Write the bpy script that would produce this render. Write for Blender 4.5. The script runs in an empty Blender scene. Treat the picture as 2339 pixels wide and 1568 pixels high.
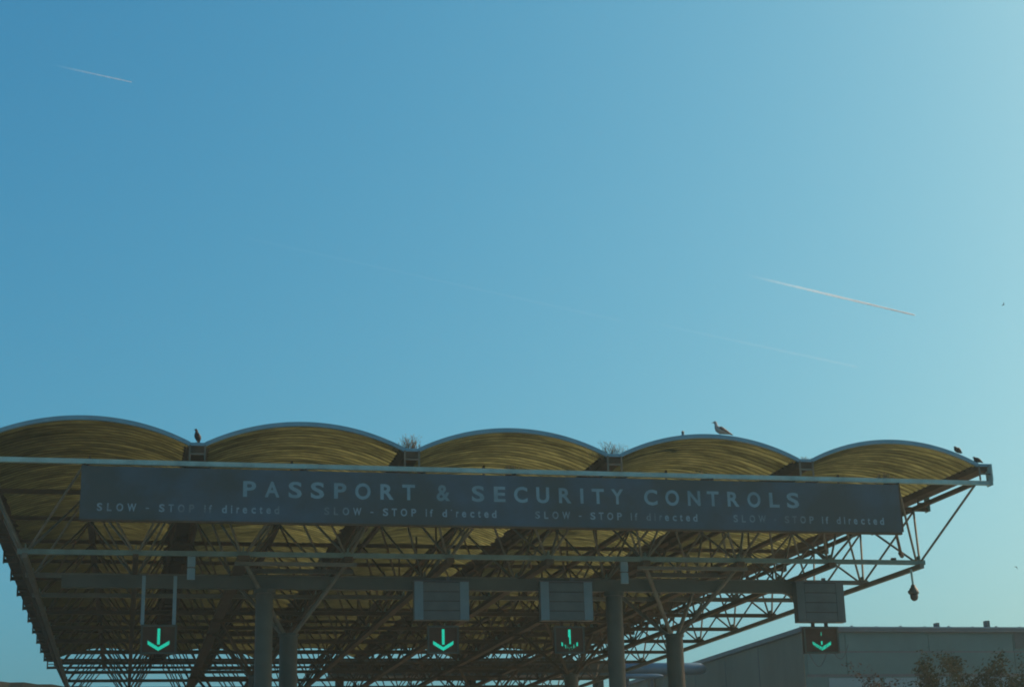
import bpy, math, random
from mathutils import Vector, Matrix
R = math.radians
H0 = 1.5                       # eye height of the photographer; canopy heights below are measured from the eye
scn = bpy.context.scene
col = scn.collection

# ------------------------------------------------------------------ camera
YAW, PITCH, ROLL = 0.2318, 0.2927, -0.0262
fwd = Vector((math.sin(YAW)*math.cos(PITCH), math.cos(YAW)*math.cos(PITCH), math.sin(PITCH)))
rgt = Vector((math.cos(YAW), -math.sin(YAW), 0))
upv = rgt.cross(fwd)
cr = math.cos(ROLL)*rgt + math.sin(ROLL)*upv
cu = -math.sin(ROLL)*rgt + math.cos(ROLL)*upv
cam = bpy.data.objects.new('camera', bpy.data.cameras.new('camera'))
cam.data.sensor_width = 36; cam.data.lens = 3745.9/2339*36
cam.data.clip_start = .1; cam.data.clip_end = 30000
M = Matrix((cr, cu, -fwd)).transposed().to_4x4(); M.translation = Vector((0, 0, H0))
cam.matrix_world = M
col.objects.link(cam); scn.camera = cam

# ------------------------------------------------------------------ light
SUN_EL, SUN_AZ = R(35), R(75)           # azimuth clockwise from +Y (towards +X)
w = bpy.data.worlds.new("World"); scn.world = w; w.use_nodes = True
nt = w.node_tree; bg = nt.nodes['Background']
sky = nt.nodes.new('ShaderNodeTexSky'); sky.sky_type = 'NISHITA'; sky.sun_disc = False
sky.sun_elevation = SUN_EL; sky.sun_rotation = SUN_AZ
sky.air_density = 1.0; sky.dust_density = 4.0; sky.ozone_density = 1.0
# colour response of the expired-film look, applied to the sky light itself
sep = nt.nodes.new('ShaderNodeSeparateColor'); com = nt.nodes.new('ShaderNodeCombineColor')
nt.links.new(sky.outputs[0], sep.inputs[0])
for i, (g, k) in enumerate(((1.55, -.17), (.95, .05), (.69, -.04))):
    p_ = nt.nodes.new('ShaderNodeMath'); p_.operation = 'POWER'; p_.inputs[1].default_value = g
    q_ = nt.nodes.new('ShaderNodeMath'); q_.operation = 'MULTIPLY'; q_.inputs[1].default_value = math.exp(k)*.1**g/.1
    nt.links.new(sep.outputs[i], p_.inputs[0]); nt.links.new(p_.outputs[0], q_.inputs[0]); nt.links.new(q_.outputs[0], com.inputs[i])
nt.links.new(com.outputs[0], bg.inputs[0])
bg.inputs[1].default_value = 0.1
sl = bpy.data.lights.new('sun', 'SUN'); sl.energy = 4.0; sl.angle = R(.5); sl.color = (1, .86, .62)
sun = bpy.data.objects.new('sun', sl); col.objects.link(sun)
sd = Vector((math.sin(SUN_AZ)*math.cos(SUN_EL), math.cos(SUN_AZ)*math.cos(SUN_EL), math.sin(SUN_EL)))
sun.rotation_euler = sd.to_track_quat('Z', 'Y').to_euler()
sun.location = (60, 20, 80)
scn.view_settings.view_transform = 'Standard'; scn.view_settings.look = 'None'
scn.view_settings.gamma = 1; scn.view_settings.exposure = 0.0
scn.cycles.filter_width = 1.9
scn.render.resolution_x, scn.render.resolution_y = 1024, 686

# ------------------------------------------------------------------ materials
def mat(name, c, rough=.6, metal=0, var=.25, scale=3, c2=None, bump=0, stretch=(1, 1, 1), detail=6, thr=None, spec=.5):
    m = bpy.data.materials.new(name); m.use_nodes = True
    n = m.node_tree.nodes; l = m.node_tree.links; b = n['Principled BSDF']
    b.inputs['Roughness'].default_value = rough; b.inputs['Metallic'].default_value = metal
    b.inputs['Specular IOR Level'].default_value = spec
    tc = n.new('ShaderNodeTexCoord'); mp = n.new('ShaderNodeMapping'); mp.inputs['Scale'].default_value = stretch
    no = n.new('ShaderNodeTexNoise'); no.inputs['Scale'].default_value = scale; no.inputs['Detail'].default_value = detail
    no.inputs['Roughness'].default_value = .65
    l.new(tc.outputs['Object'], mp.inputs[0]); l.new(mp.outputs[0], no.inputs[0])
    r = n.new('ShaderNodeValToRGB'); e = r.color_ramp.elements
    a, z = thr or (.3, .7)
    e[0].position = a; e[1].position = z
    c2 = c2 or tuple(x*(1-var) for x in c)
    e[0].color = (*c2, 1); e[1].color = (*c, 1)
    l.new(no.outputs[0], r.inputs[0]); l.new(r.outputs[0], b.inputs['Base Color'])
    if bump:
        bp = n.new('ShaderNodeBump'); bp.inputs['Strength'].default_value = bump; bp.inputs['Distance'].default_value = .02
        l.new(no.outputs[0], bp.inputs['Height']); l.new(bp.outputs[0], b.inputs['Normal'])
    return m
def emit(name, c, s):
    m = bpy.data.materials.new(name); m.use_nodes = True
    b = m.node_tree.nodes['Principled BSDF']; b.inputs['Base Color'].default_value = (*[x*.2 for x in c], 1)
    b.inputs['Emission Color'].default_value = (*c, 1); b.inputs['Emission Strength'].default_value = s
    return m
MT = dict(
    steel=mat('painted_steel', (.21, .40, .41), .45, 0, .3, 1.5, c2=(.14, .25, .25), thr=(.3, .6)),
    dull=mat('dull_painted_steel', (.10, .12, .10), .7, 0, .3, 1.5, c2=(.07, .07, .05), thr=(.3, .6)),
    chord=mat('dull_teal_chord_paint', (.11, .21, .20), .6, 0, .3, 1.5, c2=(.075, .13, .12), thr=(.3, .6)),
    brown=mat('dark_brown_steel', (.085, .072, .048), .8, 0, .3, 1.3, c2=(.055, .045, .03), spec=.15),  # frame steel turns to this darker brown in the deeper bays
    sheet=mat('corrugated_sheet', (.11, .12, .070), .75, 0, .4, .8, c2=(.030, .034, .020), stretch=(.5, 3, .5), thr=(.36, .60), detail=9, spec=.2),
    fascia=mat('blue_grey_fascia', (.10, .27, .37), .5, .0, .2, 2),
    gutter=mat('grimy_gutter', (.085, .072, .05), .8, 0, .4, 2.5, spec=.15),
    board=mat('navy_sign_panel', (.030, .076, .12), .55, 0, .3, .45, c2=(.024, .044, .048), thr=(.42, .66)),  # bluish blotches: glass reflections put into the board colour
    letter=mat('faded_white_lettering', (.12, .25, .31), .5, 0, .3, .8, c2=(.08, .17, .21), thr=(.40, .56)),
    letterfaded=mat('worn_white_lettering', (.13, .24, .30), .5, 0, .3, .55, c2=(.07, .12, .15), thr=(.42, .54)),
    box=mat('grey_green_cabinet', (.06, .095, .10), .5, 0, .35, 2),
    boxside=mat('pale_blue_cabinet_trim', (.09, .18, .22), .45, 0, .2, 2),
    gantry=mat('dark_gantry_paint', (.045, .065, .052), .6, 0, .4, 1),
    post=mat('pale_post_paint', (.12, .23, .27), .5, 0, .15, 2),
    black=mat('black_casing', (.02, .02, .018), .4, 0, .3, 3),
    signal=mat('brown_black_signal_casing', (.07, .045, .03), .7, 0, .3, 3, spec=.2),
    led=emit('green_led', (.01, .60, .40), 1.0),
    leddim=emit('dim_green_led', (.0, .42, .25), .6),
    cladding=mat('blue_grey_cladding', (.035, .12, .13), .6, 0, .2, .5, c2=(.022, .08, .088)),
    sidewall=mat('weathered_side_cladding', (.13, .145, .11), .8, 0, .35, .4, stretch=(1, 1, .3)),
    glass=mat('dull_window_glass', (.12, .22, .26), .3, 0, .2, .6),
    trim=mat('dark_trim', (.06, .08, .10), .5, 0, .3, 2),
    duct=mat('blue_grey_duct', (.14, .22, .28), .4, .2, .2, 1),
    hill=mat('scrub_hill', (.006, .011, .003), 1, 0, .5, .3),
    ground=mat('pale_concrete_apron', (.42, .38, .30), .9, 0, .2, .15),
    road=mat('pale_concrete_lanes', (.34, .31, .25), .9, 0, .3, .8),
    leaf=mat('autumn_leaf', (.05, .040, .016), 1, 0, .5, 9, c2=(.018, .028, .012), thr=(.4, .6), spec=.0),
    leafred=mat('russet_leaf', (.06, .028, .014), 1, 0, .5, 9, spec=0),
    bark=mat('bark', (.06, .045, .03), .9, 0, .3, 5),
    straw=mat('dry_grass', (.22, .15, .08), .8, 0, .4, 9, c2=(.08, .08, .04)),
    gullw=mat('gull_white_plumage', (.20, .27, .29), .7, 0, .15, 8),
    gullg=mat('gull_grey_wing', (.05, .06, .065), .7, 0, .3, 8),
    pigeon=mat('pigeon_plumage', (.012, .014, .015), .7, 0, .4, 9),
    beak=mat('beak', (.20, .13, .05), .5),
    cable=mat('cable', (.02, .02, .02), .6),
)

def make_translucent(m, amt, tcol):
    n = m.node_tree.nodes; l = m.node_tree.links; b = n['Principled BSDF']; out = n['Material Output']
    tl = n.new('ShaderNodeBsdfTranslucent'); mx = n.new('ShaderNodeMixShader'); mx.inputs[0].default_value = amt
    mc = n.new('ShaderNodeMix'); mc.data_type = 'RGBA'; mc.blend_type = 'MULTIPLY'; mc.inputs[0].default_value = 1; mc.inputs[7].default_value = (*tcol, 1)
    l.new(b.inputs['Base Color'].links[0].from_socket, mc.inputs[6]); l.new(mc.outputs[2], tl.inputs[0])
    l.new(b.outputs[0], mx.inputs[1]); l.new(tl.outputs[0], mx.inputs[2]); l.new(mx.outputs[0], out.inputs[0])
# roof sheet: weathered yellow translucent corrugated sheeting, dirt in streaks, rib shading painted along the corrugations
def sheet_mat():
    m = MT['sheet']; n = m.node_tree.nodes; l = m.node_tree.links; b = n['Principled BSDF']
    tc = n['Texture Coordinate']
    mp = n.new('ShaderNodeMapping'); mp.inputs['Scale'].default_value = (1.5, 13, 1.5)
    no = n.new('ShaderNodeTexNoise'); no.inputs['Scale'].default_value = 1; no.inputs['Detail'].default_value = 7; no.inputs['Roughness'].default_value = .75
    l.new(tc.outputs['Object'], mp.inputs[0]); l.new(mp.outputs[0], no.inputs[0])
    r = n.new('ShaderNodeValToRGB'); r.color_ramp.elements[0].position = .38; r.color_ramp.elements[1].position = .60
    r.color_ramp.elements[0].color = (.55, .53, .50, 1); r.color_ramp.elements[1].color = (1, 1, 1, 1)
    l.new(no.outputs[0], r.inputs[0])
    mc = n.new('ShaderNodeMix'); mc.data_type = 'RGBA'; mc.blend_type = 'MULTIPLY'; mc.inputs[0].default_value = 1
    src = b.inputs['Base Color'].links[0].from_socket
    l.new(src, mc.inputs[6]); l.new(r.outputs[0], mc.inputs[7])
    sp = n.new('ShaderNodeSeparateXYZ'); l.new(tc.outputs['Object'], sp.inputs[0])
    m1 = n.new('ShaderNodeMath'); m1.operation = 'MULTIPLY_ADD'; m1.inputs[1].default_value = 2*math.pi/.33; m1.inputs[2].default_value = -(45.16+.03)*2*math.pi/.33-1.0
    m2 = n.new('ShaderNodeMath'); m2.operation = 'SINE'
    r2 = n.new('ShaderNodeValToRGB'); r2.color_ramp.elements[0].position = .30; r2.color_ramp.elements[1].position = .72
    r2.color_ramp.elements[0].color = (.27, .26, .25, 1); r2.color_ramp.elements[1].color = (1, 1, 1, 1)  # shaded side of each rib put into the colour, at the corrugation pitch
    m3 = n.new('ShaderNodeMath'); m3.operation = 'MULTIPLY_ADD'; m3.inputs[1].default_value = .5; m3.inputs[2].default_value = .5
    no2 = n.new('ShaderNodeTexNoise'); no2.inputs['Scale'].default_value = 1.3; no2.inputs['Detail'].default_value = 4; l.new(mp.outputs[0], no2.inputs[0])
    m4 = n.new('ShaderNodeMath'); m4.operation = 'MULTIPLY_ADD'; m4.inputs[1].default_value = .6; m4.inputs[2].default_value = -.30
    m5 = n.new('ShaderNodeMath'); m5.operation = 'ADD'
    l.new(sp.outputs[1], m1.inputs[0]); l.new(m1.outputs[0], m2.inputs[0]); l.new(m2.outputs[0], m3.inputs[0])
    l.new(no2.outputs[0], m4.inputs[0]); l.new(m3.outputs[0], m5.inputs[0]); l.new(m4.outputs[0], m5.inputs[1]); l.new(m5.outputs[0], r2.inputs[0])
    tone_ramps = []
    for ax, a0, a1, g0 in ((1, 46.0, 55.0, .50), (0, -3.0, 6.5, .42)):   # base colour darker over the front bays and the leftmost vault
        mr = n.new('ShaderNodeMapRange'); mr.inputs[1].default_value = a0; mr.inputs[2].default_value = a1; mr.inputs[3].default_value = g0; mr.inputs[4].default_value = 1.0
        l.new(sp.outputs[ax], mr.inputs[0]); tone_ramps.append(mr)
    gm = n.new('ShaderNodeMath'); gm.operation = 'MULTIPLY'; l.new(tone_ramps[0].outputs[0], gm.inputs[0]); l.new(tone_ramps[1].outputs[0], gm.inputs[1])
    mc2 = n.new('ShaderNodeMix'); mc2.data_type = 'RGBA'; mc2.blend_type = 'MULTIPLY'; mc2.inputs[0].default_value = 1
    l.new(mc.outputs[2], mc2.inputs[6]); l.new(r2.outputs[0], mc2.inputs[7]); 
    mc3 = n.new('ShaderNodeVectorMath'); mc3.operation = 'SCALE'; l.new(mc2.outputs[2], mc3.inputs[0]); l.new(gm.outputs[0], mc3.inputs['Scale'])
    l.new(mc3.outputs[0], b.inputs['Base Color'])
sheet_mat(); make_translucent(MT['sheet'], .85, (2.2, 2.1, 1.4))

# ------------------------------------------------------------------ mesh builder
class MB:
    def __init__(s): s.v = []; s.f = []
    def face(s, pts):
        i = len(s.v); s.v += [tuple(p) for p in pts]; s.f.append(tuple(range(i, i+len(pts))))
    def box(s, x0, x1, y0, y1, z0, z1):
        i = len(s.v)
        s.v += [(x, y, z) for z in (z0, z1) for y in (y0, y1) for x in (x0, x1)]
        for q in ((0, 2, 3, 1), (4, 5, 7, 6), (0, 1, 5, 4), (2, 6, 7, 3), (0, 4, 6, 2), (1, 3, 7, 5)):
            s.f.append(tuple(i+k for k in q))
    def tube(s, a, b, r, n=8, r2=None, cap=True):
        a = Vector(a); b = Vector(b); d = (b-a).normalized()
        u = d.orthogonal().normalized(); v = d.cross(u); r2 = r if r2 is None else r2
        i = len(s.v)
        for p, rr in ((a, r), (b, r2)):
            for k in range(n):
                t = 2*math.pi*k/n; s.v.append(tuple(p+(u*math.cos(t)+v*math.sin(t))*rr))
        for k in range(n): s.f.append((i+k, i+(k+1) % n, i+n+(k+1) % n, i+n+k))
        if cap: s.f.append(tuple(i+k for k in reversed(range(n)))); s.f.append(tuple(i+n+k for k in range(n)))
    def bar(s, a, b, wd, ht):         # rectangular bar, height kept as upright as possible
        a = Vector(a); b = Vector(b); d = (b-a).normalized()
        u = d.cross(Vector((0, 0, 1)))
        u = u.normalized() if u.length > 1e-4 else Vector((1, 0, 0)); v = u.cross(d)
        i = len(s.v)
        for p in (a, b):
            for su, sv in ((-1, -1), (1, -1), (1, 1), (-1, 1)): s.v.append(tuple(p+u*wd/2*su+v*ht/2*sv))
        for k in range(4): s.f.append((i+k, i+(k+1) % 4, i+4+(k+1) % 4, i+4+k))
        s.f.append((i+3, i+2, i+1, i)); s.f.append((i+4, i+5, i+6, i+7))
    def path(s, pts, r, n=6):
        for a, b in zip(pts, pts[1:]): s.tube(a, b, r, n)
    def loft(s, rings, cap=True):
        n = len(rings[0]); i = len(s.v)
        for r_ in rings: s.v += [tuple(p) for p in r_]
        for j in range(len(rings)-1):
            for k in range(n): s.f.append((i+j*n+k, i+j*n+(k+1) % n, i+(j+1)*n+(k+1) % n, i+(j+1)*n+k))
        if cap: s.f.append(tuple(i+k for k in reversed(range(n)))); s.f.append(tuple(i+(len(rings)-1)*n+k for k in range(n)))
    def build(s, name, m, parent=None, smooth=False, off=True):
        # shapes are written relative to the eye; lift by H0 unless the builder is already local
        me = bpy.data.meshes.new(name)
        if off: v = [(x, y, z+H0) for x, y, z in s.v]
        else: v = s.v
        me.from_pydata(v, [], s.f); me.update()
        if smooth:
            me.shade_smooth()
        me.materials.append(MT[m] if isinstance(m, str) else m)
        o = bpy.data.objects.new(name, me); col.objects.link(o)
        if parent is not None:
            o.parent = parent
            if off: o.matrix_parent_inverse = Matrix.Translation(parent.location).inverted() if parent.type == 'EMPTY' else Matrix.Identity(4)
        return o
def tag(o, label=None, cat=None, group=None, kind=None):
    if label: o['label'] = label
    if cat: o['category'] = cat
    if group: o['group'] = group
    if kind: o['kind'] = kind
    return o
def empty(name, loc, label, cat, group=None):
    o = bpy.data.objects.new(name, None); col.objects.link(o)
    o.location = (loc[0], loc[1], loc[2]+H0); o.empty_display_size = .3
    return tag(o, label, cat, group)
def curve_pts(f, n): return [f(i/n) for i in range(n+1)]

# ------------------------------------------------------------------ ground, road, hill
b = MB(); b.box(-9000, 9000, -3000, 9000, -H0-.5, -H0)
tag(b.build('ground', 'ground'), kind='structure')
b = MB(); b.face([(-4.5, -60, -H0+.004), (25.7, -60, -H0+.004), (25.7, 200, -H0+.004), (-4.5, 200, -H0+.004)])
tag(b.build('road', 'road'), kind='structure')
random.seed(4)
b = MB()
prof = [(p*.874, h*.874) for p, h in [(-420, 40), (-260, 52), (-170, 56), (-75, 54.8), (-37.5, 54.0), (-25, 53.1), (-13, 52.2), (6, 51.4), (28, 50.4), (55, 46), (80, 30), (95, 0), (400, 0)]]
NX = 120; rows = []
def hz(x):
    for (a, ha), (c, hc) in zip(prof, prof[1:]):
        if a <= x <= c:
            t = (x-a)/(c-a); return ha+(hc-ha)*t
    return 0
for j in range(9):
    r_ = []
    for i in range(NX+1):
        x = -366+460*i/NX
        s = (0, .62, 1, 1, .98, .95, .9, .8, .6)[j]
        k_ = .235
        r_.append((x*k_, (440+j*25)*k_+random.uniform(-.5, .5), -H0-.3+(hz(x)*k_+H0)*s+random.uniform(-.05, .05)*s))
    rows.append(r_)
for j in range(8):
    for i in range(NX):
        b.face([rows[j][i], rows[j][i+1], rows[j+1][i+1], rows[j+1][i]])
tag(b.build('hill', 'hill'), kind='structure')

# ------------------------------------------------------------------ the canopy
B = 4.2; Y0 = 45.16; NB = 13; YE = Y0+NB*B
V = [1.62+6.006*i for i in range(-1, 4)]+[25.55]    # valley centres
MID = [(a+c)/2 for a, c in zip(V, V[1:])]
XN = [-2.93+3.0035*k for k in range(10)]            # lower nodes
ZB, ZL = 10.12, 7.98
cano = empty('border_canopy', (10.6, Y0, -H0), 'wide steel space-frame canopy roofed with five parallel corrugated barrel vaults', 'canopy')
GW = .23; ZS = 10.65; RISE = .645
def arc(x0, x1, rise, zs, t):
    c = (x1-x0)/2; rad = (c*c+rise*rise)/(2*rise); th = math.asin(c/rad); a = -th+2*th*t
    return (x0+x1)/2+rad*math.sin(a), zs+rise-rad+rad*math.cos(a)
for i in range(5):
    x0, x1 = V[i]+GW, V[i+1]-GW
    b = MB(); NS = 28; pitch = .33; NY = int((YE-Y0)/pitch)*6
    idx = len(b.v)
    for j in range(NY+1):
        y = Y0+.03+(YE-Y0-.06)*j/NY; ph = (j % 6)/6*2*math.pi
        d = .055*max(-.75, min(.75, math.sin(ph)))/.75
        for k in range(NS+1):
            x, z = arc(x0, x1, RISE, ZS-.02, k/NS); b.v.append((x, y, z+d))
    for j in range(NY):
        for k in range(NS):
            q = idx+j*(NS+1)+k; b.f.append((q, q+1, q+NS+2, q+NS+1))
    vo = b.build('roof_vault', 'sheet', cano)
    vo['label'] = ['leftmost barrel vault cut by the left edge of the photo', 'barrel vault second from the left above the word PASSPORT', 'middle barrel vault above the ampersand and SECURITY', 'barrel vault carrying the standing gull', 'rightmost barrel vault ending at the canopy corner'][i]
    for ys, yt in ((Y0-.05, Y0+.03), (YE-.03, YE+.05)):
        b = MB()
        o_ = [arc(x0-.03, x1+.03, RISE+.02, ZS+.04, k/40) for k in range(41)]
        rings = []
        for x, z in o_:
            rings.append([(x, ys, z-.075), (x, yt, z-.075), (x, yt, z+.045), (x, ys, z+.045)])
        b.loft(rings); f = b.build('fascia', 'fascia', vo, off=True)
        f.matrix_parent_inverse = Matrix.Identity(4); f.parent = vo
        f.location = (0, 0, 0)
# gutters
for i, v in enumerate(V):
    b = MB(); g0, g1 = v-GW+.004, v+GW-.004
    gz = 10.45 if i < 5 else 10.51
    b.box(g0, g1, Y0-.02, YE+.02, gz, gz+.02)
    b.box(g0, g0+.02, Y0-.02, YE+.02, gz+.022, 10.68); b.box(g1-.02, g1, Y0-.02, YE+.02, gz+.022, 10.68)
    b.box(g0+.022, g1-.022, Y0-.018, Y0, gz+.022, 10.67)
    b.build('gutter', 'gutter', cano)
    b = MB(); b.box(v-GW-.03, v+GW+.03, Y0-.055, Y0-.022, 10.63, 10.715)
    b.build('gutter_lip', 'fascia', cano)
# closure strips with a ragged corrugated edge beside every gutter
random.seed(8)
for i, v in enumerate(V):
    for s in (-1, 1):
        if (i == 0 and s < 0) or (i == 5 and s > 0): continue
        b = MB(); n = 180; pts = []
        for k in range(n+1):
            y = Y0+.1+(YE-Y0-.2)*k/n; f_ = min(1, max(0, (k-14)/30)); wob = .12+f_*(.10+.05*math.sin(k*1.7)+random.uniform(-.05, .09))
            pts.append(((v+s*(GW+.006), y, 10.52), (v+s*(GW+wob), y, 10.665)))
        for (a, c), (a2, c2) in zip(pts, pts[1:]): b.face([a, c, c2, a2])
        b.build('eaves_closure', 'brown', cano)
# upper beams across, one per bay, with end plates
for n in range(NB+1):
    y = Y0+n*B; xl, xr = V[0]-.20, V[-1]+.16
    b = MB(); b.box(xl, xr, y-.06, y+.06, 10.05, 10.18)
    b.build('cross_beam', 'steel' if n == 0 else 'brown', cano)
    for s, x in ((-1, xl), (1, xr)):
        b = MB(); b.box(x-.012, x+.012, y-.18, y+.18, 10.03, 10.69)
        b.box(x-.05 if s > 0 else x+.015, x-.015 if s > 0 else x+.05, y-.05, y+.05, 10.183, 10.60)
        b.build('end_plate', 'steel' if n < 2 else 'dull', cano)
    for v in V:
        b = MB()
        for s in (-1, 1):
            x = v+s*(GW-.03); b.box(x-.022, x+.022, y-.075, y-.035, 10.184, 10.446)
        b.box(v-GW+.054, v+GW-.054, y-.07, y-.04, 10.29, 10.335)
        if n: b.build('gutter_bracket', 'brown', cano)
    if n == 0:
        for v in V:   # ladder shaped hanger in front of the gutter end
            bb = MB()
            for s in (-1, 1):
                x = v+s*(GW-.025); bb.box(x-.025, x+.025, y-.105, y-.08, 10.184, 10.64)
            bb.box(v-GW+.052, v+GW-.052, y-.102, y-.083, 10.36, 10.41)
            bb.build('gutter_hanger', 'dull', cano)
# upper chords running back
for i, v in enumerate(V):
    for s in (-1, 1):
        if (i == 0 and s < 0) or (i == 5 and s > 0): continue
        b = MB(); x = v+s*.36; b.box(x-.06, x+.06, Y0+.064, YE-.064, 10.047, 10.19 if i < 5 else 10.18)
        b.build('upper_chord', 'brown', cano)
for m in MID:
    b = MB(); b.box(m-.10, m+.10, Y0+.064, YE-.064, 10.052, 10.176)
    b.build('upper_chord', 'brown', cano)
# vault ribs: slim purlins carrying each vault at every bay (posts from beam to sheet)
for n in range(1, NB):
    y = Y0+n*B
    for m in MID:
        b = MB(); b.box(m-.03, m+.03, y-.03, y+.03, 10.184, ZS+RISE-.07)
        b.build('crown_post', 'brown', cano)
# lower chords
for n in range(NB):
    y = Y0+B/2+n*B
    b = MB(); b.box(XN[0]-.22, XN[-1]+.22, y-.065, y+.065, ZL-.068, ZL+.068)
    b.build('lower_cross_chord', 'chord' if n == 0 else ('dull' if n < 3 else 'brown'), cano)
for k, x in enumerate(XN):
    hw = (.07, .08, .17, .12, .11, .12, .12, .12, .11, .07)[k]
    b = MB(); b.box(x-hw, x+hw, Y0+B/2-.25, YE-B/2+.25, ZL-.21, ZL-.0695)
    b.build('lower_long_chord', 'brown' if 0 < k < 9 else 'dull', cano)
# node plates
rest = MB()
for n in range(NB):
    y = Y0+B/2+n*B
    for x in XN:
        b = MB() if n < 10 else rest
        b.box(x-.17, x+.17, y-.10, y+.10, ZL+.07, ZL+.085); b.box(x-.012, x+.012, y-.16, y+.16, ZL+.0855, ZL+.20)
        if n < 10: b.build('node_plate', 'chord', cano)
np_ = rest.build('node_plate', 'brown', cano); np_['kind'] = 'stuff'
# web struts
def tops(k):                       # the two upper lines either side of lower node k
    j = k//2
    return (V[j]+.36, MID[j]) if k % 2 == 0 else (MID[j], V[j+1]-.36)
webs = []
for n in range(NB):
    y = Y0+B/2+n*B
    for k, x in enumerate(XN):
        for tx in tops(k):
            for s in (0, 1):
                sx = .10 if tx > x else -.10
                webs.append((n, (x+sx, y+(s-.5)*.16, ZL+.07), (tx, Y0+(n+s)*B, ZB-.07)))
rest = MB()
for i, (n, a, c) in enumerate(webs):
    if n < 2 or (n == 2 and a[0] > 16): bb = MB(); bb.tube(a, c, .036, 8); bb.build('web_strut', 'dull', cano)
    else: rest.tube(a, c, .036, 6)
o = rest.build('web_strut', 'brown', cano); o['kind'] = 'stuff'
# tree columns
for cx in (4.6, 16.62):
    for n in (1, 4, 8, 12):
        cy = Y0+n*B
        b = MB(); b.tube((cx, cy, -H0), (cx, cy, 5.9), .27, 24); b.tube((cx, cy, 5.9), (cx, cy, 5.98), .31, 24)
        cc = b.build('tree_column', 'gantry', cano, smooth=False)
        for sx in (-1, 1):
            for sy in (-1, 1):
                b = MB(); b.tube((cx+sx*.13, cy+sy*.13, 5.93), (cx+sx*1.44, cy+sy*1.95, 7.72), .062, 10)
                a = b.build('arm', 'dull' if n == 1 else 'brown', cc); a.matrix_parent_inverse = Matrix.Identity(4)
        for sy in (-2.1, 2.1):
            b = MB(); b.box(cx-1.75, cx+1.75, cy+sy-.06, cy+sy+.06, 7.66, 7.766)
            a = b.build('head_beam', 'dull' if n == 1 else 'brown', cc); a.matrix_parent_inverse = Matrix.Identity(4)
        if n == 1:
            b = MB(); b.box(cx-1.3, cx+1.85, cy-.60, cy-.48, 7.69, 7.82)
            b.build('cable_tray', 'dull', cano)
for x, r_ in ((5.75, .09), (10.3, .13), (17.1, .11)):
    b = MB(); b.tube((x, YE-B/2, -H0), (x, YE-B/2, ZL-.21), r_, 12); b.build('rear_column', 'brown', cano)

# ------------------------------------------------------------------ overhead sign
SY = Y0-.14
sg = empty('overhead_sign', (10.6, SY, 8.5), 'long dark navy overhead sign reading PASSPORT & SECURITY CONTROLS under the front beam', 'sign')
b = MB(); b.box(-1.455, 22.53, SY-.03, SY+.05, 8.505, 9.96); b.build('sign_board', 'board', sg)
b = MB(); b.box(-1.455, 22.53, SY-.04, SY+.10, 8.445, 8.50); b.build('bottom_rail', 'brown', sg)
for m in MID:
    b = MB(); b.box(m-.03, m+.03, SY+.053, SY+.10, 8.54, 10.045); b.build('hanger_bracket', 'brown', sg)
def glyph(ch):
    cu_ = bpy.data.curves.new('g', 'FONT'); cu_.body = ch; cu_.size = 1; cu_.offset = GOFF; cu_.resolution_u = 4
    ob = bpy.data.objects.new('g', cu_); col.objects.link(ob)
    dg = bpy.context.evaluated_depsgraph_get(); me = ob.evaluated_get(dg).to_mesh()
    vs = [tuple(v.co) for v in me.vertices]; fs = [tuple(p.vertices) for p in me.polygons]
    ob.evaluated_get(dg).to_mesh_clear(); bpy.data.objects.remove(ob); bpy.data.curves.remove(cu_)
    return vs, fs
GC = {}
GOFF = .028
def put(bm, ch, x0, x1, z0, z1, y):
    key = (ch, GOFF)
    if key not in GC: GC[key] = glyph(ch)
    vs, fs = GC[key]
    ax, bx_ = min(v[0] for v in vs), max(v[0] for v in vs); az, bz = min(v[1] for v in vs), max(v[1] for v in vs)
    i = len(bm.v)
    for v in vs: bm.v.append((x0+(v[0]-ax)/(bx_-ax)*(x1-x0), y, z0+(v[1]-az)/(bz-az)*(z1-z0)))
    for f in fs: bm.f.append(tuple(i+k for k in f))
def rayx(px, py, Y):
    v = fwd2(px, py); return v[0]*Y/v[1]
def fwd2(px, py):
    return fwd + cr*((px-1169.5)/3745.9) - cu*((py-784)/3745.9)
main = [('P', 555, 585), ('A', 605, 638.5), ('S', 659, 689.6), ('S', 709.7, 740.7), ('P', 763, 791.5), ('O', 811, 846.7), ('R', 868.8, 899.5), ('T', 919, 948),
        ('&', 997, 1028.4), ('S', 1077.5, 1106.5), ('E', 1128, 1154.5), ('C', 1174, 1205), ('U', 1225, 1254.5), ('R', 1276.5, 1305), ('I', 1325.5, 1332.5), ('T', 1351.7, 1379.7),
        ('Y', 1396, 1424), ('C', 1471, 1501.5), ('O', 1519.6, 1551), ('N', 1571, 1599.7), ('T', 1615, 1642), ('R', 1661.5, 1688.5), ('O', 1707, 1737), ('L', 1757, 1780), ('S', 1797, 1825)]
b = MB()
for ch, a, c in main:
    yy = 1118+(a-556)*(1142-1118)/(1812-556)
    e = .012 if ch in 'SCOU&' else 0
    put(b, ch, rayx(a, yy, SY-.033), rayx(c, yy, SY-.033), 9.19-e, 9.635+e, SY-.034)
b.build('main_lettering', 'letter', sg)
small = [('S', 678, 725), ('L', 765, 805), ('O', 845, 905), ('W', 940, 1018), ('-', 1100, 1128), ('S', 1215, 1265), ('T', 1297, 1345), ('O', 1380, 1440), ('P', 1478, 1525),
         ('i', 1612, 1624), ('f', 1652, 1680), ('d', 1768, 1812), ('i', 1848, 1860), ('r', 1898, 1922), ('e', 1952, 1993), ('c', 2030, 2070), ('t', 2103, 2130), ('e', 2163, 2205), ('d', 2235, 2280)]
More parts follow.
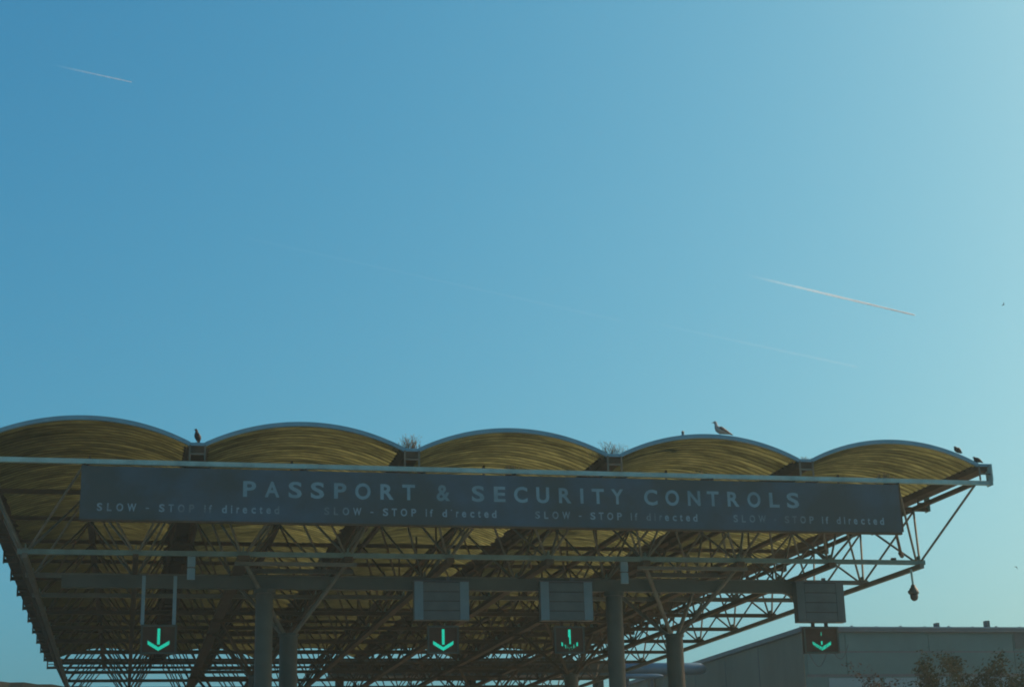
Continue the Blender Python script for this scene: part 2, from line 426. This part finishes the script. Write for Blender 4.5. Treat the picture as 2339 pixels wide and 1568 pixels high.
for li, (a0, a1) in enumerate(((221, 638), (740.6, 1134), (1222.5, 1593), (1675.7, 2019))):
    b = MB(); yy = 1160+(a0-221)*.0195
    X0 = rayx(a0, yy, SY-.033); X1 = rayx(a1, yy, SY-.033)
    for q, (ch, a, c) in enumerate(small):
        g = lambda t: X0+(t-678)/(2280-678)*(X1-X0)
        zb, zt = 8.725, 8.945
        if ch in 'ec': zt = 8.893
        if ch == 'r': zt = 8.893
        if ch == 't': zt = 8.93
        if ch == '-': zb, zt = 8.805, 8.835
        if li == 1 and q == 12:
            b.box(g(a), g(c), SY-.036, SY-.034, 8.91, 8.94); continue
        put(b, ch, g(a), g(c), zb, zt, SY-.034)
    b.build('lane_lettering', 'letterfaded', sg)

# ------------------------------------------------------------------ signal gantry
GY = 48.2; K = GY/49.0
gt = empty('signal_gantry', (9*K, GY, -H0), 'dark steel gantry beam on round columns carrying the lane cabinets and arrows', 'gantry')
b = MB(); b.box(-1.95, 20.6*K, GY-.12, GY+.12, 7.24*K, 7.61*K)
b.build('beam', 'gantry', gt)
for s in (3.84, 14.6):
    b = MB(); b.tube((s*K, GY, -H0), (s*K, GY, 7.237*K), .255, 28); b.tube((s*K, GY, 7.10*K), (s*K, GY, 7.236*K), .32, 28)
    b.build('column', 'gantry', gt)
# curved haunch where the beam turns down behind the last cabinet
b = MB(); n = 8; pts = [(20.66*K, 7.235*K)]
for i in range(n+1):
    t = i/n*math.pi/2; pts.append((20.66*K-.45+.40*math.sin(t)-.0, 7.235*K-.42+.42*math.cos(t)))
pts = [(x, z) for x, z in pts]
pf = [(x, GY-.11, z) for x, z in pts]; pb = [(x, GY+.11, z) for x, z in pts]
b.loft([pf, pb]); b.build('haunch', 'gantry', gt)
def cabinet(x0, x1, z0, z1, d, label, group='cabinets on the signal gantry'):
    y1 = GY-.13; y0 = y1-d; K = (y0-.02)/49
    x0, x1, z0, z1 = x0*K, x1*K, z0*K, z1*K
    t = empty('lane_cabinet', ((x0+x1)/2, y1, z0), label, 'cabinet', group)
    b = MB(); b.box(x0, x1, y0, y1, z0, z1); b.build('cabinet_body', 'box', t)
    sw = (x1-x0)*.165
    for a, c in ((x0+.004, x0+sw), (x1-sw, x1-.004)):
        b = MB(); b.box(a, c, y0-.02, y0-.002, z0+.01, z1-.01); b.build('side_trim', 'boxside' if x0 < 19 else 'box', t)
    b = MB(); b.box(x0+sw+.004, x1-sw-.004, y0-.004, y0-.0015, z0+.006, z1-.006); b.build('slat_gap_shade', 'black', t)  # black sheet standing in for the shade in the gaps between slats
    b = MB(); nsl = 4
    for i in range(nsl):
        a = z0+.012+(z1-z0-.024)*i/nsl; c = z0+.012+(z1-z0-.024)*(i+1)/nsl-.030
        b.box(x0+sw+.012, x1-sw-.012, y0-.02, y0-.005, a, c)
    b.build('slatted_front', 'box', t)
    b = MB(); b.box(x0-.015, x1+.015, y0-.03, y1+.02, z1+.002, z1+.03); b.build('top_cap', 'trim', t)
    xk = x0+(x1-x0)*.63
    b = MB(); b.box(xk-.05, xk+.05, y0+.10, y0+.20, z1+.032, z1+.15); b.build('beacon', 'trim', t)
    return t
cabinet(8.33, 10.02, 6.36, 7.53, .22, 'grey slatted cabinet above the second green arrow, near the middle of the gantry')
cabinet(12.26, 13.92, 6.36, 7.55, .22, 'grey slatted cabinet above the broken third arrow, left of the bare round column')
cabinet(20.68, 22.30, 6.34, 7.61, .30, 'dull cabinet at the right end of the gantry against the open sky')
def signal(xc, label, mode, xw=.47, hang=None):
    y1 = GY-.02; y0 = y1-.16; K = y0/49; xc *= K; zc = 5.77*K
    h = .41*K
    t = empty('lane_signal', (xc, y1, zc-h), label, 'lane signal', 'lane arrow signals')
    b = MB(); b.box(xc-xw*K, xc+xw*K, y0, y1, zc-h, zc+h)
    b.build('housing', 'signal', t)
    b = MB(); e = .045
    b.box(xc-xw*K-.01, xc+xw*K+.01, y0-.03, y0-.002, zc+h-e, zc+h+.01); b.box(xc-xw*K-.01, xc+xw*K+.01, y0-.03, y0-.002, zc-h-.01, zc-h+e)
    b.box(xc-xw*K-.01, xc-xw*K+e, y0-.028, y0-.002, zc-h+e+.002, zc+h-e-.002); b.box(xc+xw*K-e, xc+xw*K+.01, y0-.028, y0-.002, zc-h+e+.002, zc+h-e-.002)
    b.build('bezel', 'gantry', t)
    led = MB(); dim = MB(); random.seed(int(xc*10)); p = .0155
    S = .245
    for iz in range(-26, 27):
        for ix in range(-20, 21):
            x, z = ix*p, iz*p
            stem = abs(x) < .04 and -.138 < z < .324
            a = abs(x)
            lo = -.313+a*.60
            chev = a < .305 and lo < z < lo+.108
            if mode == 1: stem = abs(x) < .043 and -.155 < z < .345
            if not (stem or chev): continue
            tgt = led
            if mode == 2:
                if stem and not chev:
                    if z < -.12 or (z < .08 and x < 0): continue
                else:
                    if a < .20 and not (.08 < a < .13): 
                        if random.random() < .75: continue
                        tgt = dim
                    elif int((a+.02)/.045) % 2 == 0: continue
            if mode == 3:
                if stem and not chev:
                    if z > .25 or (-.02 < z < .14) or abs(x) > .025: continue
                    if z > .1 and abs(x) > .012: continue
                elif random.random() < .3: tgt = dim
                elif random.random() < .15: continue
            if mode == 1 and iz % 2 == 0 and stem and not chev: tgt = dim
            q = .0066
            tgt.box(xc+x-q, xc+x+q, y0-.010, y0-.003, zc-.01+z-q, zc-.01+z+q)
    led.build('arrow', 'led', t)
    if dim.v: dim.build('dim_arrow_lamps', 'leddim', t)
    if hang:
        for hx in hang:
            b = MB(); b.box(hx*K-.05, hx*K+.05, GY-.135, GY-.125+.06, zc+h+.005, 7.62*K-.0); b.build('hanger_post', 'post', t)
    else:
        for s in (-.22, .22):
            b = MB(); b.box(xc+s-.045, xc+s+.045, y0+.03, y0+.12, zc+h+.002, 6.335*K); b.build('hanger_post', 'signal', t)
    return t
signal(.82, 'bright green down arrow signal hung on two pale posts, leftmost on the gantry', 0, .50, (.34, 1.24))
signal(9.20, 'complete green down arrow signal below the cabinet near the gantry middle', 0)
signal(13.13, 'third lane signal whose green arrow shows only broken dots and half its stem', 2)
s4 = signal(21.40, 'brownish lane signal with a patchy green arrow at the right end of the gantry', 3, .58)
b = MB()
for x0, x1, d in ((20.9, 21.5, .42), (21.75, 22.25, .30)):
    b.path([((x0+(x1-x0)*i/14)*K, GY-.1, 5.36*K-d*math.sin(math.pi*i/14)+(.25*i/14 if x0 > 21.6 else 0)) for i in range(15)], .008, 5)
b.build('cable_loop', 'cable', s4)

# ------------------------------------------------------------------ things hanging from the first lower chord
HY = Y0+B/2-.13
for x, lab in ((1.62, 'pale tube fitting in two halves hanging from the lower chord near the left arrow'), (14.4, 'pale tube fitting in two halves hanging from the lower chord above the bare round column')):
    t = empty('hanging_fitting', (x, HY, 7.2), lab, 'light fitting', 'two-part fittings under the lower chord')
    b = MB(); b.box(x-.11, x+.11, HY-.06, HY+.04, 7.58, 7.87); b.build('upper_casing', 'post', t)
    b = MB(); b.box(x-.11, x+.11, HY-.06, HY+.04, 7.22, 7.54); b.build('lower_casing', 'post', t)
    b = MB(); b.box(x-.07, x+.07, HY-.03, HY+.01, 7.542, 7.578); b.build('joint', 'trim', t)
# camera on a pole
cx, cy = 23.84, Y0+B/2
t = empty('dome_camera', (cx, cy, 6.9), 'dark bulbous surveillance camera on a thin drop pole below the right-hand lower chord end', 'camera')
b = MB(); b.tube((cx-.0, cy, 7.77), (cx+.02, cy, 7.28), .035, 10); b.build('drop_pole', 'steel', t)
prof_ = [(7.29, .05), (7.25, .075), (7.20, .085), (7.17, .12), (7.08, .15), (7.02, .165), (7.00, .16)]
ring = lambda z, r_: [(cx+.02+r_*math.cos(a*math.pi/8), cy+r_*math.sin(a*math.pi/8), z) for a in range(16)]
b = MB(); b.loft([ring(*p) for p in prof_]); b.box(cx-.15, cx-.05, cy-.06, cy+.06, 7.03, 7.10); b.build('shroud', 'gantry', t, smooth=True)
b = MB(); b.loft([ring(6.998, .12), ring(6.95, .125), ring(6.88, .12), ring(6.83, .10), ring(6.79, .06), ring(6.775, .01)]); b.build('dome', 'black', t, smooth=True)
# floodlight strut at the sign's right end
t = empty('sign_floodlight', (22.9, Y0+.9, 7.9), 'small dark spotlight on a slanting arm behind the bottom right corner of the sign', 'spotlight')
b = MB(); b.tube((22.40, Y0+.02, 8.62), (23.38, Y0+B/2-.35, 8.17), .045, 10); b.build('arm', 'brown', t)
b = MB(); b.tube((23.30, Y0+B/2-.45, 8.20), (23.43, Y0+B/2-.3, 8.13), .07, 10); b.box(23.2, 23.35, Y0+B/2-.05, Y0+B/2+.05, 8.052, 8.12); b.build('lamp_head', 'black', t)

# ------------------------------------------------------------------ birds
def bird(name, loc, hd, sc, label, cat, kind, pose='stand', group=None):
    t = empty(name, loc, label, cat, group)
    ca, sa = math.cos(hd), math.sin(hd)
    def P(x, y, z): return (loc[0]+sc*(x*ca-y*sa), loc[1]+sc*(x*sa+y*ca), loc[2]+sc*z)
    def ringx(x, z, w_, h_, th=0, n=12):
        th = R(th)
        return [P(x-math.sin(th)*h_*math.sin(a*2*math.pi/n), w_*math.cos(a*2*math.pi/n), z+math.cos(th)*h_*math.sin(a*2*math.pi/n)) for a in range(n)]
    body, wing = ('gullw', 'gullg') if kind == 'gull' else ('pigeon', 'pigeon')
    if kind == 'gull':   # faces +x locally
        rr = [(-.34, .035, .008, .005, 5), (-.27, .060, .035, .018, 8), (-.19, .095, .070, .052, 12), (-.10, .130, .100, .088, 16), (-.01, .165, .108, .102, 20), (.05, .20, .092, .090, 38),
              (.080, .255, .062, .062, 62), (.088, .305, .045, .046, 80), (.092, .345, .042, .043, 70), (.106, .378, .046, .046, 40), (.135, .390, .040, .038, 12), (.162, .382, .024, .021, 0), (.175, .378, .014, .012, 0)]
    elif pose == 'upright':
        rr = [(-.055, -.02, .018, .010, 70), (-.050, .03, .035, .028, 72), (-.040, .08, .066, .062, 76), (-.022, .14, .086, .082, 80), (-.005, .195, .082, .076, 82), (.008, .245, .056, .054, 84), (.014, .28, .038, .038, 82),
              (.020, .312, .038, .038, 60), (.036, .336, .034, .032, 25), (.056, .336, .020, .018, 0), (.066, .332, .010, .009, 0)]
    else:
        rr = [(-.15, .035, .014, .005, 10), (-.11, .055, .03, .015, 12), (-.075, .085, .055, .045, 15), (-.01, .115, .075, .072, 20), (.045, .135, .066, .064, 30), (.075, .165, .042, .044, 40), (.085, .190, .030, .028, 20), (.108, .190, .020, .017, 0), (.118, .187, .010, .009, 0)]
    b = MB(); b.loft([ringx(*q) for q in rr]); b.build('body', body, t, smooth=True)
    for s in (-1, 1):
        b = MB()
        if kind == 'gull': ws = [(.03, .215, .02), (-.03, .20, .058), (-.11, .165, .060), (-.21, .12, .042), (-.33, .065, .020), (-.40, .03, .006)]; off_ = .104
        elif pose == 'upright': ws = [(-.01, .25, .012), (-.03, .21, .035), (-.055, .14, .05), (-.065, .06, .035), (-.07, .0, .004)]; off_ = .075
        else: ws = [(.04, .15, .015), (-.01, .13, .045), (-.07, .095, .035), (-.12, .06, .012), (-.16, .035, .004)]; off_ = .07
        rg = []
        for q, (x, z, h_) in enumerate(ws):
            o_ = off_*(1, 1, .85, .6, .3, .12)[q]*s
            rg.append([P(x, o_+s*.012*math.cos(a*math.pi/3), z+h_*math.sin(a*math.pi/3)) for a in range(6)])
        b.loft(rg); b.build('wing', wing, t, smooth=True)
    b = MB(); x, z, w_, h_, _ = rr[-1]
    b.loft([[P(x-.01, w_*math.cos(a*math.pi/3), z+h_*math.sin(a*math.pi/3)) for a in range(6)], [P(x+(.055 if kind == 'gull' else .022), .003*math.cos(a*math.pi/3), z-(.014 if kind == 'gull' else .006)+.003*math.sin(a*math.pi/3)) for a in range(6)]])
    b.build('beak', 'beak', t)
    if kind != 'sit':
        for s in (-.03, .03):
            b = MB(); hz_ = .09 if kind == 'gull' else (.06 if pose != 'upright' else .09)
            b.tube(P(-.01, s, 0), P(-.01, s, hz_), .006*sc, 6); b.tube(P(-.01, s, .004), P(.03, s, .004), .005*sc, 5); b.build('leg', 'beak', t)
    return t
def archz(i, x): # top of the fascia of vault i at x
    x0, x1 = V[i]+GW-.03, V[i+1]-GW+.03; c = (x1-x0)/2; rise = RISE+.02; rad = (c*c+rise*rise)/(2*rise)
    return ZS+.04+.045+rise-rad+math.sqrt(rad*rad-(x-(x0+x1)/2)**2)
bird('pigeon', (1.60, Y0, 10.715), R(185), 1.12, 'dark pigeon standing upright on the gutter end between the first two vaults', 'bird', 'pigeon', 'upright', 'pigeons on the canopy roof')
bird('gull', (16.97, Y0, archz(3, 16.97)-.02), R(180), 1.05, 'white and grey gull standing on top of the fourth vault, facing left', 'bird', 'gull')
gx = rayx(1560, 991, Y0+1.38)
bird('gull', (gx, Y0+1.38, archz(3, gx)+.02), R(250), .95, 'gull behind the fourth vault with only its head showing over the edge', 'bird', 'gull')
bird('pigeon', (24.72, Y0, archz(4, 24.72)+.0), R(200), 1.12, 'plump dark pigeon on the sloping right shoulder of the last vault', 'bird', 'pigeon', 'hunch', 'pigeons on the canopy roof')
bird('pigeon', (25.36, Y0, 10.715), R(170), 1.1, 'hunched dark pigeon on the gutter at the far right canopy corner', 'bird', 'pigeon', 'hunch', 'pigeons on the canopy roof')
def flyer(px, py, Y, span, lab, rot):
    v = fwd2(px, py); s = Y/v[1]; c = Vector((v[0]*s, Y, v[2]*s))
    t = empty('flying_bird', c, lab, 'bird', 'birds flying on the right')
    f_ = Vector((math.cos(rot), 0, math.sin(rot))); s_ = Vector((-f_.z, 0, f_.x))
    b = MB(); rg = []
    for x, w_ in ((-.5, .01), (-.3, .06), (0, .12), (.3, .09), (.5, .02)):
        rg.append([c+f_*x*span*.5+(s_*math.cos(a*math.pi/3)+Vector((0, 1, 0))*math.sin(a*math.pi/3))*w_*span*.5 for a in range(6)])
    b.loft(rg); b.build('body', 'pigeon', t, smooth=True)
    for sg_ in (-1, 1):
        b = MB(); rg = []
        for k, (u, w_) in enumerate(((0, .2), (.25, .22), (.5, .15), (.75, .03))):
            p = c+s_*sg_*u*span*.8+f_*(-.1*k*span)+Vector((0, .15*u*span, 0))
            rg.append([p+f_*w_*span*.5*math.cos(a*math.pi/3)+Vector((0, 1, 0))*.03*span*math.sin(a*math.pi/3) for a in range(6)])
        b.loft(rg); b.build('wing', 'pigeon', t)
flyer(2293, 695, 90, .26, 'tiny dark bird in flight high at the right edge of the sky', R(-35))
flyer(2322, 1294, 90, .22, 'tiny dark bird in flight low at the right edge of the sky', R(55))

# ------------------------------------------------------------------ weeds in the gutters
def weeds(x, y, z, n, h, spread, label, seed, name='weed_tuft', m='straw', ysp=.3):
    random.seed(seed); b = MB()
    for i in range(n):
        bx0 = x+random.gauss(0, spread*.5); by = y+random.uniform(0, ysp); hh = h*random.uniform(.35, 1)*(1 if abs(bx0-x) < spread*.6 else .6)
        lx = random.gauss(0, .22)*hh; ly = random.gauss(0, .2)*hh
        p = [Vector((bx0, by, z)), Vector((bx0+lx*.3, by+ly*.3, z+hh*.5)), Vector((bx0+lx, by+ly, z+hh*.85)), Vector((bx0+lx*1.5, by+ly*1.3, z+hh))]
        for a, c, r1, r2 in ((p[0], p[1], .006, .005), (p[1], p[2], .005, .0035), (p[2], p[3], .0035, .0015)): b.tube(a, c, r1, 3, r2, False)
        for k in range(random.randint(2, 6)):    # seed heads and small leaves
            t_ = random.uniform(.45, 1); q = p[1].lerp(p[3], t_); s = random.uniform(.006, .018)
            d = Vector((random.uniform(-1, 1), random.uniform(-1, 1), random.uniform(0, 1.5))).normalized()
            u = d.orthogonal().normalized()
            b.face([q, q+d*s*1.5+u*s*.5, q+d*s*3, q+d*s*1.5-u*s*.5])
    tag(b.build(name, m), label, 'plant')
weeds(V[2]-.06, Y0+.02, 10.66, 120, .52, .30, 'dry reddish grass tuft growing out of the gutter above the word PASSPORT', 1)
weeds(V[3]-.02, Y0+.02, 10.66, 100, .50, .50, 'wispy dry grass growing out of the gutter above the word SECURITY', 2)
weeds(V[4], Y0+.02, 10.68, 34, .16, .40, 'short sparse weeds in the gutter right of the gull', 3)
weeds(10.55, Y0-.02, 10.185, 26, .13, .32, 'low weeds sprouting on the front beam below the middle vault', 4, ysp=.05)
weeds(16.3, Y0-.02, 10.185, 18, .11, .26, 'small weeds sprouting on the front beam below the gull', 5, ysp=.05)
weeds(22.2, Y0-.02, 10.185, 34, .17, .36, 'weed clump on the front beam below the last vault', 6, ysp=.05)

# ------------------------------------------------------------------ right-hand building
bd = empty('terminal_building', (60, 90, -H0), 'large flat-roofed blue-grey clad shed at the lower right behind the canopy', 'building')
BX, BY, BZ = 38.15, 90, 11.33
b = MB(); b.box(BX, 92, BY, 128, -H0, BZ-.30); b.build('walls', 'cladding', bd)
b = MB(); b.box(BX-.06, BX-.004, BY+.02, 128, -H0, BZ-.32); b.build('side_wall', 'sidewall', bd)
b = MB(); b.box(BX-.25, 92.3, BY-.28, 128.3, BZ-.28, BZ-.02); b.build('roof_edge', 'trim', bd)
b = MB(); b.box(BX-.28, 92.3, BY-.31, BY-.285, BZ-.06, BZ+.02); b.build('coping', 'duct', bd)
def bz(py, px=2100): v = fwd2(px, py); return v[2]*BY/v[1]
def bxx(px, py): v = fwd2(px, py); return v[0]*BY/v[1]
z1, z2 = bz(1488), bz(1540)
# cladding panels: raised sheets leaving dark joints
seams = [BX+.12, bxx(1929, 1460), bxx(2119, 1460), bxx(2312, 1460), 66, 80, 91.9]
rowz = [(z1+.06, BZ-.42), (z2+.06, z1-.03), (z2-4.5, z2-.9)]
for zi, (za, zb_) in enumerate(rowz):
    for a, c in zip(seams, seams[1:]):
        b = MB(); b.box(a+.03, c-.03, BY-.05, BY-.003, za, zb_); b.build('cladding_panel', 'cladding', bd)
b = MB(); b.box(BX+.1, 91.9, BY-.03, BY-.002, z1-.025, z1+.055); b.box(BX+.1, 91.9, BY-.03, BY-.002, z2-.10, z2+.055); b.build('joint_strip', 'trim', bd)
for a, c in ((1893, 2010), (2020, 2160), (2180, 2330)):
    b = MB(); b.box(bxx(a, 1550), bxx(c, 1550), BY-.045, BY-.003, z2-.80, z2-.16); f = b.build('window', 'glass', bd)
b = MB()   # louvre at the right edge
xa = bxx(2312, 1460)
for i in range(12):
    za = z1+.22+i*.09; b.box(xa+.1, 60.5, BY-.14, BY-.052, za, za+.045)
b.build('louvre', 'trim', bd)
for px, w_ in ((2163.5, .20), (2279.5, .22)):
    x = bxx(px, 1425); zt = bz(1417 if px < 2200 else 1412, px)
    b = MB(); b.box(x-w_/2-.08, x+w_/2-.08, BY+1.0, BY+1.4, BZ-.018, zt+.02); b.build('vent_stack', 'trim', bd)
b = MB()   # bits on the side wall
for yy, za, w_ in ((92.6, 7.6, 1.0), (92.8, 6.2, 1.1), (93.6, 4.9, 2.2)):
    b.box(BX-.16, BX-.064, yy, yy+w_, za, za+.42)
b.build('wall_unit', 'glass', bd)
b = MB()
for yy in (97, 103, 109, 116): b.box(BX-.09, BX-.062, yy, yy+.06, -H0, BZ-.33)
b.box(BX-.088, BX-.0625, BY+.05, 127.9, 7.0, 7.08)
b.build('side_seam', 'trim', bd)
b = MB()   # fittings along the roof edge
for i in range(14):
    x = BX+1.5+i*1.55; b.box(x-.05, x+.05, BY-.2, BY-.1, BZ-.018, BZ+.06+.03*(i % 2))
b.build('roof_clip', 'trim', bd)
# low wing behind the column
def at(px, py, Y): v = fwd2(px, py); s = Y/v[1]; return Vector((v[0]*s, Y, v[2]*s))
lw = empty('low_annex', (36, 118, -H0), 'low grey annex with a flat roof seen behind the round column at lower right', 'building')
p = at(1478, 1546, 118); q = at(1720, 1546, 118)
b = MB(); b.box(p.x, BX-.1, 118, 127, -H0, p.z-.15); b.build('walls', 'sidewall', lw)
b = MB(); b.box(p.x-.2, BX-.1, 117.8, 127.2, p.z-.148, p.z+.1); b.build('roof_edge', 'trim', lw)

# ------------------------------------------------------------------ covered walkway and ducts behind the canopy
p = at(758, 1512, 102); q = at(1396, 1540, 102)
wk = empty('covered_walkway', ((p.x+q.x)/2, 103, q.z), 'dark solid-sided overhead walkway crossing behind the rear of the canopy', 'walkway')
b = MB(); b.box(p.x, q.x, 102, 104.2, q.z+.12, p.z-.12); b.build('side_wall', 'brown', wk)
b = MB(); b.box(p.x-.1, q.x+.1, 101.9, 104.3, p.z-.118, p.z); b.build('roof', 'gantry', wk)
b = MB(); b.box(p.x-.1, q.x+.1, 101.9, 104.3, q.z, q.z+.118); b.build('floor_edge', 'gantry', wk)
for x in (p.x+.6, (p.x+q.x)/2, q.x-.6):
    b = MB(); b.box(x-.2, x+.2, 102.4, 103.6, -H0, q.z-.002); b.build('pier', 'brown', wk)
def duct(px0, px1, py, r_, Y, label):
    a = at(px0, py, Y); c = at(px1, py, Y)
    a.z = c.z
    t = empty('overhead_duct', ((a.x+c.x)/2, Y, a.z), label, 'duct', 'ducts behind the canopy')
    b = MB(); n = 20
    rg = []
    xs = [(a.x, r_)]+[(c.x-.6, r_)]+[(c.x-.6+.6*math.sin(t_), r_*math.cos(t_)) for t_ in (.3, .6, .9, 1.2, 1.45)]
    for x, rr in xs: rg.append([(x, Y+rr*math.cos(k*2*math.pi/n), a.z+rr*math.sin(k*2*math.pi/n)) for k in range(n)])
    b.loft(rg); b.build('duct_shell', 'duct', t, smooth=True)
    b = MB(); n_ = int((c.x-a.x)/3)
    for i in range(n_):
        x = a.x+1+i*3; b.tube((x, Y, a.z), (x+.07, Y, a.z), r_+.025, 20)
    b.build('band', 'trim', t)
    for x in (a.x+3, c.x-2.5):
        b = MB(); b.tube((x, Y+.1, -H0), (x, Y+.1, a.z-r_*.8), .12, 10); b.build('support_post', 'trim', t)
duct(1390, 1613, 1526, .40, 105.5, 'wide blue-grey duct with a rounded right end behind the column')
duct(1390, 1517, 1543, .17, 105, 'slim blue-grey pipe just below the wide duct')

# ------------------------------------------------------------------ shrubs and trees, lower right
def tree(px, py_top, Y, wd, label, seed, n, m='leaf', name='small_tree', dense=1.0):
    random.seed(seed); n = int(n*1.7); c = at(px, py_top, Y); h = c.z+H0
    t = empty(name, (c.x, Y, -H0), label, 'tree', 'small trees before the shed')
    b = MB(); b.tube((c.x, Y, -H0), (c.x+.1, Y, -H0+h*.45), .11, 8, .07); tips = []
    for i in range(26):
        a = random.uniform(0, 6.28); f0 = random.uniform(.3, .5); s0 = Vector((c.x+.05, Y, -H0+h*f0))
        rr = random.uniform(.15, 1)*wd; zt = -H0+h*random.uniform(.55, 1)*(1-.22*(rr/wd)**2)
        e = Vector((c.x+rr*math.cos(a), Y+rr*math.sin(a), zt)); mdl = s0.lerp(e, .5)+Vector((0, 0, .2*h*.2))
        b.tube(s0, mdl, .045, 5, .025); b.tube(mdl, e, .025, 5, .008); tips += [(mdl, e)]
        for j in range(3):
            s1 = mdl.lerp(e, random.random()); e1 = s1+Vector((random.gauss(0, .5), random.gauss(0, .5), random.uniform(.1, .7))); b.tube(s1, e1, .012, 4, .004); tips.append((s1, e1))
    b.build('trunk', 'bark', t)
    b = MB()
    for i in range(n):
        a0, a1 = random.choice(tips); f0 = random.random()**.7; ctr = a0.lerp(a1, f0)+Vector([random.gauss(0, .16) for _ in range(3)])
        s = random.uniform(.045, .10); d = Vector([random.gauss(0, 1) for _ in range(3)]).normalized(); u = d.orthogonal().normalized()
        b.face([ctr, ctr+d*s+u*s*.5, ctr+d*s*2, ctr+d*s-u*s*.5])
    b.build('crown', m, t)
tree(2150, 1490, 62, 2.3, 'small brown-leaved tree standing before the middle of the shed wall', 11, 5200)
tree(2235, 1462, 64, 2.3, 'tallest of the small autumn trees, thin twigs rising over the shed seam', 12, 6500)
tree(2325, 1492, 61, 1.8, 'small autumn tree cut by the right edge of the photo', 13, 4500)
tree(1990, 1530, 66, 1.0, 'low russet tree top below the lane signal side of the shed, leftmost of the trees', 14, 2600, 'leafred')
tree(2075, 1532, 63, 1.6, 'lowest shrub-like tree with only its top in view below the shed panels', 15, 2000)

# ------------------------------------------------------------------ contrails
def contrail(p_tail, p_head, D, w0, w1, label, strength, tail_pow=1.0):
    a = fwd2(*p_tail).normalized()*D; c = fwd2(*p_head).normalized()*D
    b = MB(); n = 60; rg = []; k_ = 10; random.seed(int(p_head[0]))
    d = (c-a).normalized(); u = d.orthogonal().normalized(); v = d.cross(u)
    for i in range(n+1):
        t = i/n; r_ = (w0+(w1-w0)*t)*(1+.12*random.uniform(-1, 1)); 
        if i == n: r_ *= .3
        p = a.lerp(c, t)
        rg.append([p+(u*math.cos(2*math.pi*q/k_)+v*math.sin(2*math.pi*q/k_))*r_ for q in range(k_)])
    b.loft(rg)
    m = bpy.data.materials.new('contrail_vapour'); m.use_nodes = True
    N = m.node_tree.nodes; L = m.node_tree.links; N.remove(N['Principled BSDF'])
    vs_ = N.new('ShaderNodeVolumeScatter'); vs_.inputs['Color'].default_value = (1, .97, .92, 1); vs_.inputs['Anisotropy'].default_value = .55
    tc = N.new('ShaderNodeTexCoord'); sp = N.new('ShaderNodeSeparateXYZ'); pw = N.new('ShaderNodeMath'); ml = N.new('ShaderNodeMath')
    pw.operation = 'POWER'; pw.inputs[1].default_value = tail_pow; ml.operation = 'MULTIPLY'; ml.inputs[1].default_value = strength/(2*w1)
    L.new(tc.outputs['Generated'], sp.inputs[0]); L.new(sp.outputs[0], pw.inputs[0]); L.new(pw.outputs[0], ml.inputs[0])
    L.new(ml.outputs[0], vs_.inputs['Density']); L.new(vs_.outputs[0], N['Material Output'].inputs['Volume'])
    o = b.build('contrail', m, smooth=True)
    tag(o, label, 'contrail', 'contrails in the sky')
contrail((110, 146), (302, 188), 9000, 7, 3.2, 'short thin white contrail high at the upper left of the sky', .8, 2)
contrail((1690, 624), (2092, 720), 9000, 9, 4.2, 'brightest white contrail in the right half of the sky, sharp at its lower end', 2.3, 2)
contrail((1480, 735), (1960, 838), 9500, 8, 8, 'very faint contrail just below the brightest one', .07, .6)
contrail((560, 543), (1430, 735), 9500, 8, 8, 'barely visible long contrail crossing the middle of the sky', .024, .3)

# ------------------------------------------------------------------ added veil: thin scattering volume that lifts the shadows like glare
b = MB(); b.box(-175, 130, -12, 345, -H0-1, 26.5)
hm = bpy.data.materials.new('glare_veil'); hm.use_nodes = True
N = hm.node_tree.nodes; N.remove(N['Principled BSDF'])
pv = N.new('ShaderNodeVolumePrincipled'); pv.inputs['Color'].default_value = (.58, .80, .80, 1); pv.inputs['Density'].default_value = .00070; pv.inputs['Anisotropy'].default_value = .25
hm.node_tree.links.new(pv.outputs[0], N['Material Output'].inputs['Volume'])
tag(b.build('veil_volume', hm), kind='stuff')
